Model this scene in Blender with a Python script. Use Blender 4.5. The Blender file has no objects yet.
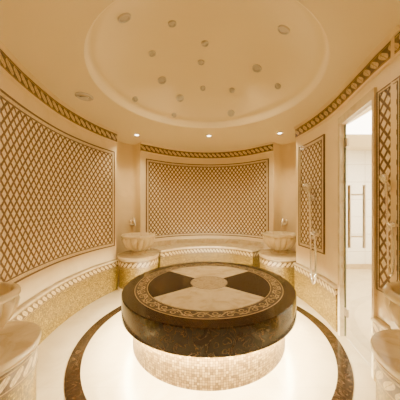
import bpy, bmesh, math, random
from mathutils import Vector, Matrix
random.seed(4)
PI=math.pi
scene=bpy.context.scene
C=scene.collection
CEN=Vector((0,2.65,0))
F=215.0; CX=209.0; CY=206.0; HC=1.52
ZC=2.87

# ------------------------------------------------------------ node helpers
class G:
    def __init__(s,name,rough=0.4,spec=0.5,metal=0.0):
        s.mat=bpy.data.materials.new(name); s.mat.use_nodes=True
        s.nt=s.mat.node_tree; s.b=s.nt.nodes['Principled BSDF']
        s.b.inputs['Roughness'].default_value=rough
        s.b.inputs['Metallic'].default_value=metal
        s.b.inputs['Specular IOR Level'].default_value=spec
    def put(s,sock,v):
        if isinstance(v,bpy.types.NodeSocket): s.nt.links.new(v,sock)
        elif isinstance(v,tuple) and len(v)==3 and sock.type=='RGBA': sock.default_value=(*v,1)
        else: sock.default_value=v
    def m(s,op,a,b=None,c=None):
        n=s.nt.nodes.new('ShaderNodeMath'); n.operation=op
        s.put(n.inputs[0],a)
        if b is not None: s.put(n.inputs[1],b)
        if c is not None: s.put(n.inputs[2],c)
        return n.outputs[0]
    def mix(s,f,a,b):
        n=s.nt.nodes.new('ShaderNodeMix'); n.data_type='RGBA'
        s.put(n.inputs[0],f); s.put(n.inputs[6],a); s.put(n.inputs[7],b)
        return n.outputs[2]
    def uv(s):
        t=s.nt.nodes.new('ShaderNodeTexCoord'); x=s.nt.nodes.new('ShaderNodeSeparateXYZ')
        s.nt.links.new(t.outputs['UV'],x.inputs[0]); return x.outputs[0],x.outputs[1]
    def noise(s,scale,detail=4,dist=0.0,coord='Object'):
        t=s.nt.nodes.new('ShaderNodeTexCoord'); n=s.nt.nodes.new('ShaderNodeTexNoise')
        n.inputs['Scale'].default_value=scale; n.inputs['Detail'].default_value=detail
        n.inputs['Distortion'].default_value=dist
        s.nt.links.new(t.outputs[coord],n.inputs['Vector']); return n.outputs[0]
    def ramp(s,f,stops):
        n=s.nt.nodes.new('ShaderNodeValToRGB'); s.put(n.inputs[0],f)
        e=n.color_ramp.elements
        e[0].position=stops[0][0]; e[0].color=(*stops[0][1],1)
        e[1].position=stops[-1][0]; e[1].color=(*stops[-1][1],1)
        for p,c in stops[1:-1]:
            k=e.new(p); k.color=(*c,1)
        return n.outputs[0]
    def tiles(s,u,v,ts,jw=.43):
        a=s.m('DIVIDE',u,ts); b=s.m('DIVIDE',v,ts)
        cmb=s.nt.nodes.new('ShaderNodeCombineXYZ')
        s.put(cmb.inputs[0],s.m('FLOOR',a)); s.put(cmb.inputs[1],s.m('FLOOR',b))
        w=s.nt.nodes.new('ShaderNodeTexWhiteNoise'); w.noise_dimensions='3D'
        s.nt.links.new(cmb.outputs[0],w.inputs['Vector'])
        ga=s.m('ABSOLUTE',s.m('SUBTRACT',s.m('FRACT',a),.5)); gb=s.m('ABSOLUTE',s.m('SUBTRACT',s.m('FRACT',b),.5))
        gr=s.m('GREATER_THAN',s.m('MAXIMUM',ga,gb),jw)
        return w.outputs['Value'],gr
    def col(s,c): s.put(s.b.inputs['Base Color'],c)
    def bump(s,h,strength=.3,dist=.002):
        n=s.nt.nodes.new('ShaderNodeBump'); n.inputs['Strength'].default_value=strength
        n.inputs['Distance'].default_value=dist; s.put(n.inputs['Height'],h)
        s.nt.links.new(n.outputs[0],s.b.inputs['Normal'])

def mk_plain(name,c,rough=.5,metal=0,var=.06,scale=6,spec=.5):
    g=G(name,rough,spec,metal); n=g.noise(scale)
    g.col(g.mix(n,tuple(x*(1-var) for x in c),tuple(min(1,x*(1+var)) for x in c))); return g.mat
def mk_marble(name,c1,c2,rough=.2,scale=2.5,c3=None,spec=.5):
    g=G(name,rough,spec); n=g.noise(scale,8,1.5)
    st=[(.3,c1),(.55,c2),(.62,c3 or c1),(.8,c2)]
    g.col(g.ramp(n,st)); return g.mat
def mk_veined(name,c1,c2,vein,rough,scale,spec=.35,wd=.018):
    g=G(name,rough,spec); n=g.noise(scale,9,2.2); n2=g.noise(scale*.5,4,.5)
    base=g.mix(n2,c1,c2)
    f=g.ramp(n,[(.0,(0,0,0)),(.497-wd,(0,0,0)),(.497,(1,1,1)),(.497+wd,(0,0,0)),(1,(0,0,0))])
    g.col(g.mix(f,base,vein)); return g.mat

M={}
M['wall']=mk_marble('cream_wall_marble',(.79,.63,.37),(.83,.67,.41),.35,1.5)
M['ceiling']=mk_plain('ceiling_plaster',(.86,.735,.49),.85,0,.02,2,.2)
M['marble']=mk_marble('cream_marble',(.80,.68,.45),(.70,.57,.35),.2,5,(.62,.48,.28))
M['dark']=mk_veined('dark_emperador_marble',(.010,.005,.002),(.026,.013,.0055),(.085,.048,.021),.14,8,.35,.020)
M['chrome']=mk_plain('warm_chrome',(.92,.89,.84),.22,.85,.02)
M['steel']=mk_plain('brushed_steel',(.60,.56,.50),.28,1,.04)
M['lensglass']=mk_plain('frosted_lens',(.56,.51,.43),.25,0,.05)
g=G('white_wall_tiles',.4); u,v=g.uv(); w_,gr=g.tiles(u,v,.42,.488); g.col(g.mix(gr,(.92,.87,.76),(.55,.48,.36))); M['white']=g.mat

# floor marble tiles
g=G('floor_marble',.28); n=g.noise(2.2,8,1.2); base=g.ramp(n,[(.3,(.68,.55,.34)),(.56,(.58,.455,.26)),(.8,(.72,.60,.39))])
t=g.nt.nodes.new('ShaderNodeTexCoord'); x=g.nt.nodes.new('ShaderNodeSeparateXYZ'); g.nt.links.new(t.outputs['Object'],x.inputs[0])
ga=g.m('ABSOLUTE',g.m('SUBTRACT',g.m('FRACT',g.m('DIVIDE',x.outputs[0],.6)),.5)); gb=g.m('ABSOLUTE',g.m('SUBTRACT',g.m('FRACT',g.m('DIVIDE',x.outputs[1],.6)),.5))
g.col(g.mix(g.m('MULTIPLY',g.m('GREATER_THAN',g.m('MAXIMUM',ga,gb),.496),.35),base,(.45,.34,.2))); M['floor']=g.mat

# gold mosaic
def mk_mosaic(name,cols,ts=.02,rough=.3,grout=(.22,.13,.05)):
    g=G(name,rough); u,v=g.uv(); w,gr=g.tiles(u,v,ts)
    g.col(g.mix(gr,g.ramp(w,cols),grout)); g.bump(g.m('SUBTRACT',1.0,gr),.4,.002); return g.mat
M['gold']=mk_mosaic('gold_mosaic',[(0,(.09,.05,.005)),(.4,(.18,.11,.011)),(.7,(.27,.172,.020)),(1,(.42,.285,.045))],.0135,.35,(.07,.04,.008))
M['basemosaic']=mk_mosaic('warm_base_mosaic',[(0,(.13,.07,.018)),(.4,(.25,.148,.045)),(1,(.46,.31,.12))],.022,.3,(.045,.024,.007))
M['creammosaic']=mk_mosaic('cream_mosaic',[(0,(.62,.49,.28)),(1,(.82,.68,.44))],.014,.35,(.50,.37,.20))
M['darkmosaic']=mk_mosaic('brown_mosaic',[(0,(.065,.033,.012)),(1,(.14,.073,.029))],.0125,.3,(.18,.10,.045))

# harlequin lattice
def mk_lattice():
    g=G('harlequin_mosaic',.4); u,v=g.uv(); p,q=.090,.116
    a=g.m('ADD',g.m('DIVIDE',u,p),g.m('DIVIDE',v,q)); b=g.m('SUBTRACT',g.m('DIVIDE',u,p),g.m('DIVIDE',v,q))
    A=g.m('MULTIPLY',g.m('ABSOLUTE',g.m('SUBTRACT',g.m('FRACT',a),.5)),2.0)
    B=g.m('MULTIPLY',g.m('ABSOLUTE',g.m('SUBTRACT',g.m('FRACT',b),.5)),2.0)
    mx=g.m('MAXIMUM',A,B)
    fringe=g.m('GREATER_THAN',mx,.62)
    line=g.m('GREATER_THAN',mx,.73)
    w,gr=g.tiles(u,v,.0135)
    cream=g.ramp(w,[(0,(.70,.58,.37)),(1,(.88,.77,.55))])
    gold=g.ramp(w,[(0,(.36,.24,.10)),(1,(.50,.355,.175))])
    brown=g.ramp(w,[(0,(.075,.035,.014)),(1,(.15,.074,.030))])
    c=g.mix(fringe,cream,gold); c=g.mix(line,c,brown)
    c=g.mix(g.m('MULTIPLY',gr,.12),c,(.42,.28,.14))
    g.col(c); return g.mat
M['lattice']=mk_lattice()
# leaf band : v range given
def mk_rope(name,v0,h,p=.12,flip=1):
    g=G(name,.32); u,v=g.uv()
    y=g.m('SUBTRACT',g.m('DIVIDE',g.m('SUBTRACT',v,v0),h),.5)
    bend=g.m('MULTIPLY',g.m('SINE',g.m('MULTIPLY',y,3.8)),.36*flip)
    x=g.m('SUBTRACT',g.m('FRACT',g.m('ADD',g.m('DIVIDE',u,p),bend)),.5)
    e=g.m('ADD',g.m('POWER',g.m('ABSOLUTE',g.m('DIVIDE',x,.36)),1.8),g.m('POWER',g.m('ABSOLUTE',g.m('DIVIDE',y,.33)),1.8))
    w,gr=g.tiles(u,v,.0125)
    cream=g.ramp(w,[(0,(.50,.375,.165)),(1,(.74,.58,.31))])
    gold=g.ramp(w,[(0,(.30,.20,.05)),(1,(.42,.285,.09))])
    brown=g.ramp(w,[(0,(.06,.031,.010)),(1,(.14,.075,.025))])
    c=g.mix(g.m('LESS_THAN',e,1.0),brown,cream)
    c=g.mix(g.m('LESS_THAN',g.m('ABSOLUTE',x),.03),c,gold)
    ay=g.m('ABSOLUTE',y)
    c=g.mix(g.m('GREATER_THAN',ay,.36),c,gold)
    c=g.mix(g.m('GREATER_THAN',ay,.42),c,brown)
    c=g.mix(g.m('MULTIPLY',gr,.2),c,(.30,.20,.09))
    g.col(c); return g.mat
def emis(name,c,s):
    m=bpy.data.materials.new(name); m.use_nodes=True; b=m.node_tree.nodes['Principled BSDF']
    b.inputs['Base Color'].default_value=(*c,1); b.inputs['Emission Color'].default_value=(*c,1); b.inputs['Emission Strength'].default_value=s
    return m
M['rope_top']=mk_rope('leaf_band_crown',2.69,.145,.11)
M['rope_low']=mk_rope('leaf_band_dado',.41,.11,.085)
M['rope_drum']=mk_rope('leaf_band_pedestal',.42,.125,.085,-1)
M['led']=emis('led_warm',(1,.88,.60),520)
M['lamp']=emis('lamp_lens',(1,.92,.74),16)
g=G('door_glass',.03); g.b.inputs['Transmission Weight'].default_value=1; g.b.inputs['IOR'].default_value=1.3; g.col((.95,.96,.93)); M['glass']=g.mat
M['glassedge']=mk_plain('green_glass_edge',(.14,.15,.10),.2,0,.03)

# ------------------------------------------------------------ object helpers
ORG={}
def root(name,label,cat,loc,group=None,kind=None):
    o=bpy.data.objects.new(name,None); C.objects.link(o); o.location=loc; o.empty_display_size=.1
    if label: o['label']=label
    if cat: o['category']=cat
    if group: o['group']=group
    if kind: o['kind']=kind
    ORG[o]=Vector(loc); return o
def obj(name,bm,mat,parent=None,label=None,kind=None,cat=None,group=None,angle=35,origin=None):
    bmesh.ops.remove_doubles(bm,verts=bm.verts,dist=1e-6)
    bmesh.ops.recalc_face_normals(bm,faces=bm.faces)
    org=ORG[parent] if parent is not None else Vector(origin or (0,0,0))
    bmesh.ops.translate(bm,verts=bm.verts,vec=-org)
    me=bpy.data.meshes.new(name); bm.to_mesh(me); bm.free()
    me.polygons.foreach_set('use_smooth',[True]*len(me.polygons)); me.set_sharp_from_angle(angle=math.radians(angle))
    o=bpy.data.objects.new(name,me); C.objects.link(o); me.materials.append(mat)
    if parent is not None: o.parent=parent
    else: o.location=org
    ORG[o]=org
    if label: o['label']=label
    if kind: o['kind']=kind
    if cat: o['category']=cat
    if group: o['group']=group
    return o
def copy_tree(o,parent=None):
    c=o.copy(); C.objects.link(c); c.parent=parent
    for ch in list(o.children): copy_tree(ch,c)
    return c
def catmull(pts,n=10):
    P=[Vector((p[0],p[1],0)) for p in pts]; out=[]
    Q=[2*P[0]-P[1]]+P+[2*P[-1]-P[-2]]
    for i in range(1,len(Q)-2):
        a,b,c,d=Q[i-1],Q[i],Q[i+1],Q[i+2]
        for k in range(n):
            t=k/n
            out.append(.5*((2*b)+(c-a)*t+(2*a-5*b+4*c-d)*t*t+(3*b-a-3*c+d)*t**3))
    out.append(P[-1]); return out
def poly(pts): return [Vector((p[0],p[1],0)) for p in pts]
def lens(P):
    s=[0]
    for i in range(1,len(P)): s.append(s[-1]+(P[i]-P[i-1]).length)
    return s
def at_s(P,s):
    L=lens(P); s=max(0,min(L[-1],s))
    for i in range(1,len(P)):
        if s<=L[i]+1e-9: 
            t=(s-L[i-1])/(L[i]-L[i-1]); return P[i-1].lerp(P[i],t)
    return P[-1]
def sub(P,s0,s1):
    L=lens(P); out=[at_s(P,s0)]
    out+= [P[i] for i in range(len(P)) if s0+1e-4<L[i]<s1-1e-4]
    out.append(at_s(P,s1)); return out
def norms(P,ref=CEN):
    N=[]
    for i in range(len(P)):
        segs=[]
        if i>0: segs.append((P[i]-P[i-1]).normalized())
        if i<len(P)-1: segs.append((P[i+1]-P[i]).normalized())
        ns=[Vector((-t.y,t.x,0)) for t in segs]
        n=sum(ns,Vector()).normalized(); n=n/max(.4,n.dot(ns[0])); N.append(n)
    tot=sum(N[i].dot(ref-P[i]) for i in range(len(P)))
    if tot<0: N=[-n for n in N]
    return N
def sweep(bm,P,prof,s_off=0,N=None):
    uvl=bm.loops.layers.uv.verify(); L=lens(P); N=N or norms(P); rows=[]
    for i in range(len(P)):
        rows.append([bm.verts.new(P[i]+N[i]*o+Vector((0,0,z))) for o,z in prof])
    m=len(prof)
    def face(vs,uvs):
        f=bm.faces.new(vs)
        for l,uv in zip(f.loops,uvs): l[uvl].uv=uv
    for i in range(len(P)-1):
        for j in range(m):
            k=(j+1)%m
            same=abs(prof[j][1]-prof[k][1])<1e-6
            vj=prof[j][1]+(prof[j][0] if same else 0); vk=prof[k][1]+(prof[k][0] if same else 0)
            face([rows[i][j],rows[i+1][j],rows[i+1][k],rows[i][k]],[(L[i]+s_off,vj),(L[i+1]+s_off,vj),(L[i+1]+s_off,vk),(L[i]+s_off,vk)])
    for i in (0,-1):
        face(rows[i],[(o,z) for o,z in prof])
def box_prof(o0,o1,z0,z1): return [(o0,z0),(o1,z0),(o1,z1),(o0,z1)]
def swept(name,P,prof,mat,parent=None,**k):
    bm=bmesh.new(); sweep(bm,P,prof); return obj(name,bm,mat,parent,**k)
def lathe(bm,prof,c,seg=64,closed=False,mod=None,a0=0,a1=2*PI,uref=None):
    uvl=bm.loops.layers.uv.verify(); c=Vector(c); full=abs(a1-a0-2*PI)<1e-6
    n=seg; rows=[]
    for i in range(n if full else n+1):
        a=a0+(a1-a0)*i/n; row=[]
        for j,(r,z) in enumerate(prof):
            rr=r*(mod(a,j,z) if mod else 1)
            row.append(bm.verts.new(c+Vector((rr*math.cos(a),rr*math.sin(a),z))))
        rows.append(row)
    m=len(prof)
    for i in range(n):
        ra=rows[i]; rb=rows[(i+1)%len(rows)]
        ua=(a0+(a1-a0)*i/n); ub=(a0+(a1-a0)*(i+1)/n)
        for j in range(m if closed else m-1):
            k=(j+1)%m; R=uref or max(prof[j][0],prof[k][0],.01)
            if prof[j][0]<1e-5 and prof[k][0]<1e-5: continue
            same=abs(prof[j][1]-prof[k][1])<1e-6
            vj=prof[j][1]+c.z if not same else prof[j][0]; vk=prof[k][1]+c.z if not same else prof[k][0]
            vs=[ra[j],rb[j],rb[k],ra[k]]; us=[(ua*R,vj),(ub*R,vj),(ub*R,vk),(ua*R,vk)]
            if prof[k][0]<1e-5: vs=[ra[j],rb[j],ra[k]]; us=us[:3]
            elif prof[j][0]<1e-5: vs=[ra[j],rb[k],ra[k]]; us=[us[0],us[2],us[3]]
            try: f=bm.faces.new(vs)
            except ValueError: continue
            for l,uv in zip(f.loops,us): l[uvl].uv=uv
def lathed(name,prof,c,mat,parent=None,seg=64,closed=False,mod=None,**k):
    bm=bmesh.new(); lathe(bm,prof,c,seg,closed,mod); return obj(name,bm,mat,parent,**k)
def tube(bm,pts,r,seg=10):
    pts=[Vector(p) for p in pts]; prev=None; rows=[]
    for i,p in enumerate(pts):
        t=(pts[min(i+1,len(pts)-1)]-pts[max(i-1,0)]).normalized()
        if prev is None:
            a=t.orthogonal().normalized()
        else:
            a=(prev-t*prev.dot(t)).normalized()
        prev=a; b=t.cross(a); rr=r[i] if isinstance(r,(list,tuple)) else r
        rows.append([bm.verts.new(p+(a*math.cos(2*PI*k/seg)+b*math.sin(2*PI*k/seg))*rr) for k in range(seg)])
    for i in range(len(rows)-1):
        for k in range(seg): bm.faces.new([rows[i][k],rows[i][(k+1)%seg],rows[i+1][(k+1)%seg],rows[i+1][k]])
    bm.faces.new(rows[0]); bm.faces.new(rows[-1])
def smoothpts(pts,n=6):
    P=[Vector(p) for p in pts]; Q=[2*P[0]-P[1]]+P+[2*P[-1]-P[-2]]; out=[]
    for i in range(1,len(Q)-2):
        a,b,c,d=Q[i-1],Q[i],Q[i+1],Q[i+2]
        for k in range(n):
            t=k/n; out.append(.5*((2*b)+(c-a)*t+(2*a-5*b+4*c-d)*t*t+(3*b-a-3*c+d)*t**3))
    out.append(P[-1]); return out

# ------------------------------------------------------------ plan
LEFT=catmull([(-1.72,1.65),(-1.86,2.2),(-1.93,2.8),(-1.87,3.4),(-1.70,3.95)],12)
NL=catmull([(-1.70,3.95),(-1.88,4.2),(-1.86,4.55),(-1.66,4.74),(-1.45,4.55)],8)
BACK=catmull([(-1.45,4.55),(-.8,5.1),(0,5.3),(.75,5.1),(1.36,4.55)],14)
NR=catmull([(1.36,4.55),(1.62,4.74),(1.84,4.4),(1.78,3.98),(1.50,3.70)],8)
RFAR=catmull([(1.50,3.70),(1.56,3.3),(1.58,2.9),(1.56,2.56)],10)
DOOR=poly([(1.56,2.56),(1.47,1.88)])
RNEAR=poly([(1.47,1.88),(1.45,1.60)])
FRONT=poly([(1.45,1.60),(1.86,1.66),(1.86,-.3),(1.2,-1.1),(-1.2,-1.1),(-1.95,-.3),(-1.95,1.70),(-1.72,1.65)])
def W(t=.12): return box_prof(0,-t,0,ZC+.02)
for nm,P,t in (('wall_left',LEFT,.12),('wall_niche_left',NL,.12),('wall_back',BACK,.12),('wall_niche_right',NR,.12),('wall_right',RFAR,.04),('wall_right_near',RNEAR,.06)):
    swept(nm,P,W(t),M['wall'],kind='structure')
NFR=norms(FRONT,Vector((0,.5,0)))
for nm,i0,i1 in (('wall_near_right',0,2),('wall_front',2,5),('wall_near_left',5,7)):
    bm=bmesh.new(); sweep(bm,FRONT[i0:i1+1],box_prof(0,-.10,0,ZC+.02),N=NFR[i0:i1+1]); obj(nm,bm,M['wall'],kind='structure')
swept('wall_right_lintel',DOOR,box_prof(0,-.05,2.5,ZC+.02),M['wall'],kind='structure')

# floor
bm=bmesh.new(); uvl=bm.loops.layers.uv.verify()
f=bm.faces.new([bm.verts.new((x,y,0)) for x,y in ((-2.3,-1.4),(5,-1.4),(5,6),(-2.3,6))])
bmesh.ops.solidify(bm,geom=[f],thickness=.1)
obj('floor',bm,M['floor'],kind='structure')
lathed('trim_1',[(1.36,-.01),(1.48,-.01),(1.48,.004),(1.36,.004)],CEN,M['dark'],seg=128,closed=True,kind='structure')

# ceiling with hole + dome
DC=Vector((-.02,2.5,ZC)); RH=1.24
bm=bmesh.new(); nseg=96
inner=[];outer=[]
for i in range(nseg):
    a=2*PI*i/nseg; inner.append(bm.verts.new(DC+Vector((RH*math.cos(a),RH*math.sin(a),0))))
    d=Vector((math.cos(a),math.sin(a),0)); k=4.2/max(abs(d.x),abs(d.y)); outer.append(bm.verts.new(DC+d*k))
for i in range(nseg): bm.faces.new([inner[i],inner[(i+1)%nseg],outer[(i+1)%nseg],outer[i]])
obj('ceiling',bm,M['ceiling'],kind='structure')
RD=1.16; Z0=.125
def domez(r): return Z0+.36*max(0,(1-(r/RD)**2.6))
prof=[(RH,0),(RH-.010,.008),(RH-.016,.03),(RH-.020,.085),(RH-.034,.110),(RH-.055,.122)]
prof+=[(RD*(1-k/24)**1.0,domez(RD*(1-k/24))) for k in range(0,25)]
prof[-1]=(0.0,domez(0))
lathed('ceiling_dome',prof,DC,M['ceiling'],seg=96,kind='structure',angle=70)

# crown bands
def crown(name,P,N=None):
    bm=bmesh.new(); sweep(bm,P,box_prof(0,.015,2.69,2.835)); o=obj(name,bm,M['rope_top'],kind='structure')
    bm=bmesh.new(); sweep(bm,P,[(0,2.835),(.03,2.835),(.045,2.87),(0,2.87)]); sweep(bm,P,[(0,2.665),(.022,2.67),(.022,2.69),(0,2.69)])
    obj(name+'_moulding',bm,M['wall'],kind='structure')
crown('trim_2',LEFT); crown('trim_3',BACK)
RALL=RFAR+DOOR[1:]+RNEAR[1:]
crown('trim_4',RALL)
# dado
def dado(a,b,c,P):
    swept(a,P,box_prof(0,.03,0,.41),M['gold'],kind='structure')
    swept(b,P,box_prof(0,.036,.41,.52),M['rope_low'],kind='structure')
    swept(c,P,[(0,.52),(.045,.52),(.055,.53),(.055,.54),(.045,.55),(0,.555)],M['marble'],kind='structure')
dado('trim_5','trim_6','trim_7',LEFT)
dado('trim_8','trim_9','trim_10',sub(RFAR,0,lens(RFAR)[-1]-.03))
dado('trim_11','trim_12','trim_13',RNEAR)

# ------------------------------------------------------------ mosaic panels
def panel(P,z0,z1,label):
    mid=P[len(P)//2]; L=lens(P)[-1]
    r=root('mosaic_panel',label,'wall panel',(mid.x,mid.y,z0))
    def frame(nm,e0,e1,dep,mat):
        bm=bmesh.new()
        Q=sub(P,e0,L-e0)
        sweep(bm,Q,box_prof(0,dep,z1-e1,z1-e0),s_off=e0); sweep(bm,Q,box_prof(0,dep,z0+e0,z0+e1),s_off=e0)
        sweep(bm,sub(P,e0,e1),box_prof(0,dep,z0+e1,z1-e1),N=None); sweep(bm,sub(P,L-e1,L-e0),box_prof(0,dep,z0+e1,z1-e1))
        return obj(nm,bm,mat,r)
    w=.018 if L>.4 else .007; b=.038 if L>.4 else .018; k=.012 if L>.4 else .005
    frame('frame',0,w,.02,M['darkmosaic'])
    frame('inner_border',w,w+b,.014,M['creammosaic'])
    frame('inner_line',w+b,w+b+k,.018,M['darkmosaic'])
    e=w+b+k
    swept('mosaic_field',sub(P,e,L-e),box_prof(0,.012,z0+e,z1-e),M['lattice'],r)
    return r
LL=lens(LEFT)[-1]; LB=lens(BACK)[-1]
panel(sub(LEFT,.0,LL-.06),.80,2.50,'large diamond-lattice mosaic panel on the curved left wall')
panel(sub(BACK,.12,LB-.10),.80,2.54,'wide diamond-lattice mosaic panel on the back wall above the bench')
panel(sub(RFAR,.10,.78),.86,2.50,'narrow diamond-lattice mosaic panel behind the shower, beyond the glass door')
panel(sub(RNEAR,.02,.27),.80,2.50,'diamond-lattice mosaic panel at the right edge, nearer than the glass door')

# ------------------------------------------------------------ bench
bp=sub(BACK,.22,LB-.22); m0=bp[len(bp)//2]
r=root('stone_bench','long curved cream marble bench along the back wall, mosaic front','bench',(m0.x,m0.y-.2,0))
swept('seat',bp,[(.002,.575),(.455,.575),(.465,.582),(.465,.612),(.455,.62),(.002,.62)],M['marble'],r)
swept('mosaic_band',bp,box_prof(.002,.435,.45,.575),mk_rope('leaf_band_bench',.45,.125,.10),r)
swept('mosaic_front',bp,box_prof(.002,.425,0,.45),M['gold'],r)
swept('backsplash',bp,box_prof(.002,.02,.62,.72),M['marble'],r)

# ------------------------------------------------------------ central platform
r=root('heated_stone_platform','round dark-rimmed marble hammam platform glowing from below in the room centre','platform',CEN)
HT=.58
lathed('mosaic_base',[(.885,0),(.885,.36)],CEN,M['basemosaic'],r,seg=128)
slab=lathed('marble_slab',[(0,.352),(.997,.352),(1.0,.355),(1.0,HT-.008),(.992,HT),(0,HT)],CEN,M['dark'],r,seg=128,angle=30)
lathed('light_strip',[(.935,.331),(.957,.331),(.957,.350),(.935,.350)],CEN,M['led'],r,seg=96,closed=True)
zt=HT
def disc(nm,r0,r1,a0,a1,z,mat,lab=None,h=.002,seg=64):
    bm=bmesh.new(); lathe(bm,[(r0,0),(r1,0),(r1,h),(r0,h)],CEN+Vector((0,0,z)),seg,True,None,a0,a1)
    return obj(nm,bm,mat,slab,label=lab)
def d2(a): return math.radians(a)
M['tan']=mk_marble('tan_marble',(.44,.325,.16),(.58,.44,.235),.3,6)
M['beige']=mk_marble('beige_marble',(.38,.285,.15),(.58,.46,.28),.25,12)
M['brown']=mk_veined('brown_marble',(.013,.0065,.003),(.028,.015,.007),(.09,.05,.023),.25,7,.22)
M['vine']=mk_plain('vine_brown_marble',(.055,.030,.013),.3,0,.1)
disc('scroll_band',.735,.860,0,2*PI,zt-.0005,M['vine'],'brown marble band under the vine',seg=96)
disc('inlay_ring',.860,.868,0,2*PI,zt,M['tan'],'thin tan ring outside the vine',seg=96)
disc('inlay_ring',.727,.735,0,2*PI,zt,M['tan'],'thin tan ring inside the vine',seg=96)
for a0,a1,mm,lb in ((-142,-38,'marble','cream marble sector'),(-38,38,'brown','brown marble sector'),(38,142,'marble','cream marble sector'),(142,218,'brown','brown marble sector')):
    disc('sector_inlay',.23,.722,d2(a0),d2(a1),zt,M[mm],lb)
disc('medallion_ring',.222,.23,0,2*PI,zt+.0005,M['vine'],'thin dark ring round the medallion')
disc('medallion',.0,.222,0,2*PI,zt+.001,M['beige'],'round beige centre medallion')
# scroll inlay
bm=bmesh.new()
def rib(pts,w0,w1,z):
    n=len(pts); prev=None
    for i,p in enumerate(pts):
        t=(pts[min(i+1,n-1)]-pts[max(i-1,0)]).normalized(); nn=Vector((-t.y,t.x,0)); w=(w0+(w1-w0)*i/(n-1))/2
        a=bm.verts.new(p+nn*w+Vector((0,0,z))); b=bm.verts.new(p-nn*w+Vector((0,0,z)))
        if prev: bm.faces.new([prev[0],a,b,prev[1]])
        prev=(a,b)
NP=20; RM=.7975; KS=.88
def pol(r_,a): return CEN+Vector((r_*math.cos(a),r_*math.sin(a),0))
zz=zt+.0025
rib([pol(RM+.040*math.sin(NP*2*PI*i/1080),2*PI*i/1080) for i in range(1081)],.013,.013,zz)
for k in range(2*NP):
    a=(k+.5)*PI/NP; sgn=1 if k%2==0 else -1
    rc=RM-sgn*.018; pts=[]
    for i in range(34):
        th=PI*.15+i/33*2.3*PI; rad=.041*KS*(1-i/33*.75)
        lx=rad*1.2*math.cos(th); ly=sgn*rad*math.sin(th)
        pts.append(pol(rc+ly*.9,a+lx/RM))
    rib(pts,.012,.009,zz)
    for da,dr in ((.072,.03),(-.068,.035)):
        q=[pol(RM+sgn*(.028+dr*t_*.6)*KS,a+da*KS*(.3+t_)) for t_ in (0,.25,.5,.75,1)]
        rib(q,.022,.003,zz)
obj('scroll_inlay',bm,M['tan'],slab,label='fine gold tan vine scroll inlay')

# ------------------------------------------------------------ pedestals + basins
def pedestal(loc,R,label):
    r=root('basin_pedestal',label,'pedestal',(loc[0],loc[1],0)); c=(loc[0],loc[1],0)
    lathed('mosaic_drum',[(R-.02,0),(R-.02,.42)],c,M['gold'],r,seg=72)
    bm=bmesh.new(); lathe(bm,[(R-.02,.42),(R-.01,.42),(R-.01,.545),(R-.02,.545)],c,72,uref=round(2*PI*R/.085)*.085/(2*PI)); obj('mosaic_band',bm,M['rope_drum'],r)
    lathed('marble_top',[(0,.545),(R-.015,.545),(R-.012,.555),(R+.0,.558),(R+.003,.566),(R-.006,.572),(R-.006,.578),(R+.008,.582),(R+.010,.605),(R+.004,.616),(R-.01,.62),(0,.62)],c,M['marble'],r,seg=72,angle=40)
    lathed('foot_ring',[(R-.02,0),(R+.0,0),(R+.0,.04),(R-.02,.05)],c,M['marble'],r,seg=72)
PB=[(-1.34,4.10),(1.36,4.15),(-1.50,1.35),(1.36,1.24)]
PR=[.375,.385,.345,.335]
PLB=['round mosaic pedestal at the left end of the bench, back corner','round mosaic pedestal at the right end of the bench, back corner',
 'round mosaic pedestal at the near left edge of the photo','round mosaic pedestal at the near right edge of the photo']
for p,R,l in zip(PB,PR,PLB): pedestal(p,R,l)
def basin(loc,label):
    z=.62; c=(loc[0],loc[1],z)
    r=root('wash_basin',label,'basin',c)
    lathed('foot',[(0,0),(.15,0),(.155,.012),(.15,.03),(.12,.042),(.118,.055),(0,.055)],c,M['marble'],r,seg=48)
    def mod(a,j,zz): 
        k=min(1,max(0,(zz-.05)/.04))*min(1,max(0,(.30-zz)/.04))
        return 1+.24*k*(abs(math.sin(a*7))**.6-.75)
    lathed('bowl',[(.0,.05),(.115,.05),(.15,.07),(.20,.11),(.24,.16),(.265,.21),(.28,.26),(.28,.29),(.275,.30)],c,M['marble'],r,seg=224,mod=mod,angle=60)
    lathed('rim',[(.262,.290),(.285,.295),(.30,.305),(.30,.325),(.292,.338),(.275,.345),(.255,.34),(.245,.32),(.235,.26),(.20,.18),(.12,.13),(.03,.12),(0,.12)],c,M['marble'],r,seg=72,angle=60)
    lathed('drain',[(0,.121),(.025,.121),(.028,.125),(.02,.128),(0,.127)],c,M['chrome'],r,seg=20)
    return r
BL=['carved marble wash basin on the back left pedestal','carved marble wash basin on the back right pedestal',
    'marble wash basin cut off by the left edge of the photo','marble wash basin cut off by the right edge of the photo']
b0=basin(PB[0],BL[0]); b0['group']='carved marble wash basins'
for p,l,sc in zip(PB[1:],BL[1:],(1.08,.80,.92)):
    c=copy_tree(b0); c.location=(p[0],p[1],.62); c['label']=l
    c.scale=(sc,sc,1 if p[0]<0 else 1.1)
b0.scale=(1.04,1.04,1.05)

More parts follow.
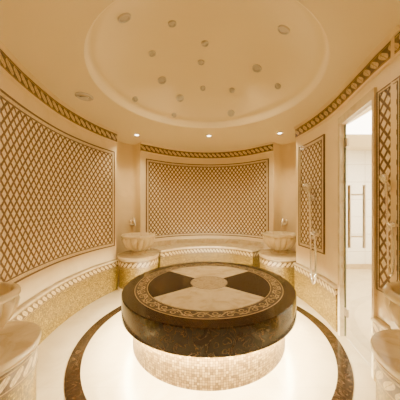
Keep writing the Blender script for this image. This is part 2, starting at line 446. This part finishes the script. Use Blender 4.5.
# ------------------------------------------------------------ taps (local: wall at origin, spout along +X)
def tap(label):
    r=root('wall_tap',label,'tap',(0,0,0),'taps over the back basins')
    bm=bmesh.new(); tube(bm,[(-.005,0,0),(.012,0,0)],.045,20); tube(bm,[(.012,0,0),(.05,0,0)],.026,16); obj('flange',bm,M['chrome'],r)
    bm=bmesh.new(); tube(bm,smoothpts([(.04,0,0),(.10,0,.08),(.19,0,.13),(.27,0,.11),(.33,0,.04),(.335,0,-.02)]),.022,12); obj('spout',bm,M['chrome'],r)
    bm=bmesh.new(); tube(bm,[(.045,0,.0),(.045,0,.06)],.018,12); tube(bm,[(.045,-.06,.065),(.045,.06,.065)],.018,10); obj('handle',bm,M['chrome'],r)
    return r
t0=tap('warm chrome tap arching over the back left basin'); 
def place(o,p,tgt,z):
    o.location=(p[0],p[1],z); o.rotation_euler=(0,0,math.atan2(tgt[1]-p[1],tgt[0]-p[0]))
place(t0,(-1.69,4.70),PB[0],1.14)
t1=copy_tree(t0); t1['label']='warm chrome tap arching over the back right basin'; place(t1,(1.665,4.70),PB[1],1.14)

# ------------------------------------------------------------ hand showers (wall at origin, +X into room)
def shower(label):
    r=root('hand_shower',label,'shower',(0,0,0),'wall hand showers')
    bm=bmesh.new(); tube(bm,[(0,0,.0),(.014,0,.0)],.045,20); tube(bm,[(.01,0,0),(.06,0,.0)],.02,12); tube(bm,[(.06,0,-.03),(.06,0,.035)],.03,14); obj('bracket',bm,M['chrome'],r)
    bm=bmesh.new(); tube(bm,smoothpts([(.055,0,-.12),(.06,0,0),(.068,0,.09),(.085,0,.14)],4),.022,12)
    tube(bm,[(.060,0,.185),(.085,0,.163),(.105,0,.14),(.118,0,.130)],[.04,.065,.075,.075],20); obj('handset',bm,M['chrome'],r)
    bm=bmesh.new(); tube(bm,smoothpts([(.055,0,-.12),(.055,.01,-.35),(.05,.02,-.8),(.05,.04,-1.14),(.05,.10,-1.23),(.05,.16,-1.12),(.045,.15,-.75),(.035,.10,-.56)],8),.016,8); obj('hose',bm,M['chrome'],r)
    bm=bmesh.new(); tube(bm,[(0,.10,-.52),(.045,.10,-.52)],.045,20); tube(bm,[(.035,.0,-.52),(.035,.20,-.52)],.028,14); tube(bm,[(.035,.10,-.545),(.035,.10,-.575)],.018,12); 
    v=obj('mixer_valve',bm,M['chrome'],r)
    bm=bmesh.new(); tube(bm,[(.045,.10,-.52),(.075,.10,-.515),(.10,.10,-.48)],[.018,.014,.011],10); obj('lever',bm,M['chrome'],v)
    return r
s0=shower('chrome hand shower with hose on the narrow mosaic panel left of the glass door')
s0.location=(1.548,3.18,1.64); s0.rotation_euler=(0,0,PI)
s1=copy_tree(s0); s1['label']='chrome hand shower with hose at the right edge, nearer than the glass door'
s1.location=(1.43,1.70,1.66); s1.rotation_euler=(0,0,PI-.12); s1.scale=(.45,.45,.55)

# ------------------------------------------------------------ door
A,B=DOOR; nD=norms(DOOR)[0]; mid=(A+B)/2
rd=root('door_1','frameless glass door in the right wall opening to a bright room','door',(mid.x,mid.y,0),kind='structure')
LD=lens(DOOR)[-1]
bm=bmesh.new()
for s0_,s1_ in ((0,.05),(LD-.035,LD)): sweep(bm,sub(DOOR,s0_,s1_),box_prof(.025,-.05,0,2.56))
sweep(bm,sub(DOOR,.05,LD-.035),box_prof(.025,-.05,2.47,2.56)); obj('door_frame',bm,M['marble'],rd)
leaf=swept('glass_leaf',sub(DOOR,.06,LD-.045),box_prof(-.03,-.04,.01,2.46),M['glass'],rd)
bm=bmesh.new()
for s0_ in (.052,LD-.049): sweep(bm,sub(DOOR,s0_,s0_+.012),box_prof(-.024,-.046,.01,2.46))
obj('glass_edge',bm,M['glassedge'],leaf)
bm=bmesh.new(); p=at_s(DOOR,.30)
for o_ in (.04,-.11):
    q=p+nD*o_; tube(bm,[q+Vector((0,0,1.08)),q+Vector((0,0,1.74))],.016,12)
for z in (1.20,1.64): tube(bm,[p+nD*.04+Vector((0,0,z)),p-nD*.11+Vector((0,0,z))],.010,10)
obj('handle',bm,M['steel'],leaf)
bm=bmesh.new()
for z in (.25,2.2): sweep(bm,sub(DOOR,.05,.115),box_prof(-.022,-.048,z,z+.09))
obj('hinge',bm,M['steel'],leaf)
# room beyond
AP=poly([(1.97,1.55),(4.2,1.55),(4.2,5.2),(2.05,5.2)])
NA=norms(AP,Vector((3,3.3,0)))
bm=bmesh.new(); sweep(bm,AP,box_prof(0,-.1,0,2.89),N=NA); obj('wall_anteroom',bm,M['white'],kind='structure')
bm=bmesh.new(); sweep(bm,AP,box_prof(.0,.02,0,.12),N=NA); obj('baseboard_anteroom',bm,M['tan'],kind='structure')

# ------------------------------------------------------------ ceiling lights
def fixture(name,label,cat,R,lensmat,group):
    r=root(name,label,cat,(0,0,0),group)
    lathed('rim',[(R*.78,-.002),(R,.0),(R,-.008),(R*.95,-.016),(R*.82,-.018),(R*.76,-.010)],(0,0,0),M['steel'],r,seg=32,closed=True)
    lathed('lens',[(R*.79,-.004),(R*.77,-.010),(R*.5,-.017),(R*.25,-.021),(0,-.022)],(0,0,0),lensmat,r,seg=32)
    return r
def spot(loc,rot,e,size,r=.03,blend=.8):
    l=bpy.data.lights.new('spot_lamp','SPOT'); l.energy=e; l.color=(1,.80,.47); l.spot_size=math.radians(size); l.spot_blend=blend; l.shadow_soft_size=r
    o=bpy.data.objects.new('spot_lamp',l); C.objects.link(o); o.location=loc; o.rotation_euler=rot; return o
def hit(px,py):
    d=Vector(((px-CX)/F,1,(CY-py)/F)); o=Vector((0,0,HC))
    for i in range(1,4000):
        t=i*.002; p=o+d*t; rr=(p.xy-DC.xy).length
        zc=ZC+(domez(rr) if rr<RD else (Z0 if rr<RH-.03 else 0))
        if p.z>=zc: return p,rr
    return p,9
big=[(124,17),(284,29),(257,68),(180,98),(231,113),(162,80)]
sml=[(172,23),(205,43),(152,53),(201,62),(232,90),(278,86),(174,115),(135,99),(203,88)]
for lst,R,lab in ((big,.060,'large'),(sml,.042,'small')):
    f0=None
    for i,(px,py) in enumerate(lst):
        p,rr=hit(px,py)
        if f0 is None:
            f0=fixture('dome_light','%s round glass star light set in the ceiling dome'%lab,'ceiling light',R,M['lensglass'],'%s star lights in the dome'%lab); o=f0
        else: o=copy_tree(f0)
        o.location=p
        if rr<RD:
            v=Vector((p.x-DC.x,p.y-DC.y,0)); sl=-.36*2.6*(rr/RD)**1.6/RD
            nrm=Vector((-sl*v.x/rr,-sl*v.y/rr,1)).normalized()
            o.rotation_euler=nrm.to_track_quat('Z','Y').to_euler()
dl=[(-1.36,4.05,'lit recessed downlight above the back left basin'),(0,4.1,'lit recessed downlight above the middle of the bench'),(1.30,3.95,'lit recessed downlight above the back right basin')]
f0=None
for x_,y_,l_ in dl:
    if f0 is None: f0=fixture('downlight',l_,'ceiling light',.05,M['lamp'],'lit downlights'); o=f0
    else: o=copy_tree(f0); o['label']=l_
    o.location=(x_,y_,ZC)
    spot((x_,y_,ZC-.035),(0,0,0),62,125)
# vent
r=root('ceiling_vent','round white ceiling vent above the left wall panel','vent',(-1.53,2.64,ZC))
c=(-1.53,2.64,ZC)
lathed('vent_ring',[(.055,-.001),(.10,-.001),(.10,-.010),(.085,-.022),(.055,-.012)],c,M['lensglass'],r,seg=32,closed=True)
lathed('vent_disc',[(.0,-.03),(.045,-.03),(.05,-.020),(.0,-.004)],c,M['lensglass'],r,seg=32)
for x_,y_ in ((-1.45,1.2),(1.45,1.2),(-.8,-.2),(.8,-.2)): spot((x_,y_,ZC-.03),(0,0,0),6,140)  # added fill spots near and behind the camera, no fixtures modelled there
for x_,y_ in ((-.5,2.2),(.45,2.2),(0,2.9),(-.1,1.8),(.5,3.0),(-.5,3.0)):
    rr=math.hypot(x_-DC.x,y_-DC.y); spot((x_,y_,ZC+domez(rr)-.04),(0,0,0),12,170,.04,.7)
l=bpy.data.lights.new('anteroom_lamp','AREA'); l.energy=280; l.size=1.5; l.color=(1,.94,.82); o=bpy.data.objects.new('anteroom_lamp',l); C.objects.link(o); o.location=(3,3.2,2.84)
w=bpy.data.worlds.new('World'); scene.world=w; w.use_nodes=True; w.node_tree.nodes['Background'].inputs[0].default_value=(1,.75,.45,1); w.node_tree.nodes['Background'].inputs[1].default_value=.3

# ------------------------------------------------------------ camera
cam=bpy.data.cameras.new('camera'); co=bpy.data.objects.new('camera',cam); C.objects.link(co); scene.camera=co
cam.lens=215/400*36; cam.sensor_width=36; cam.clip_start=.02
cam.shift_x=-9/400; cam.shift_y=6/400
co.location=(0,0,HC); co.rotation_euler=(PI/2,0,0)
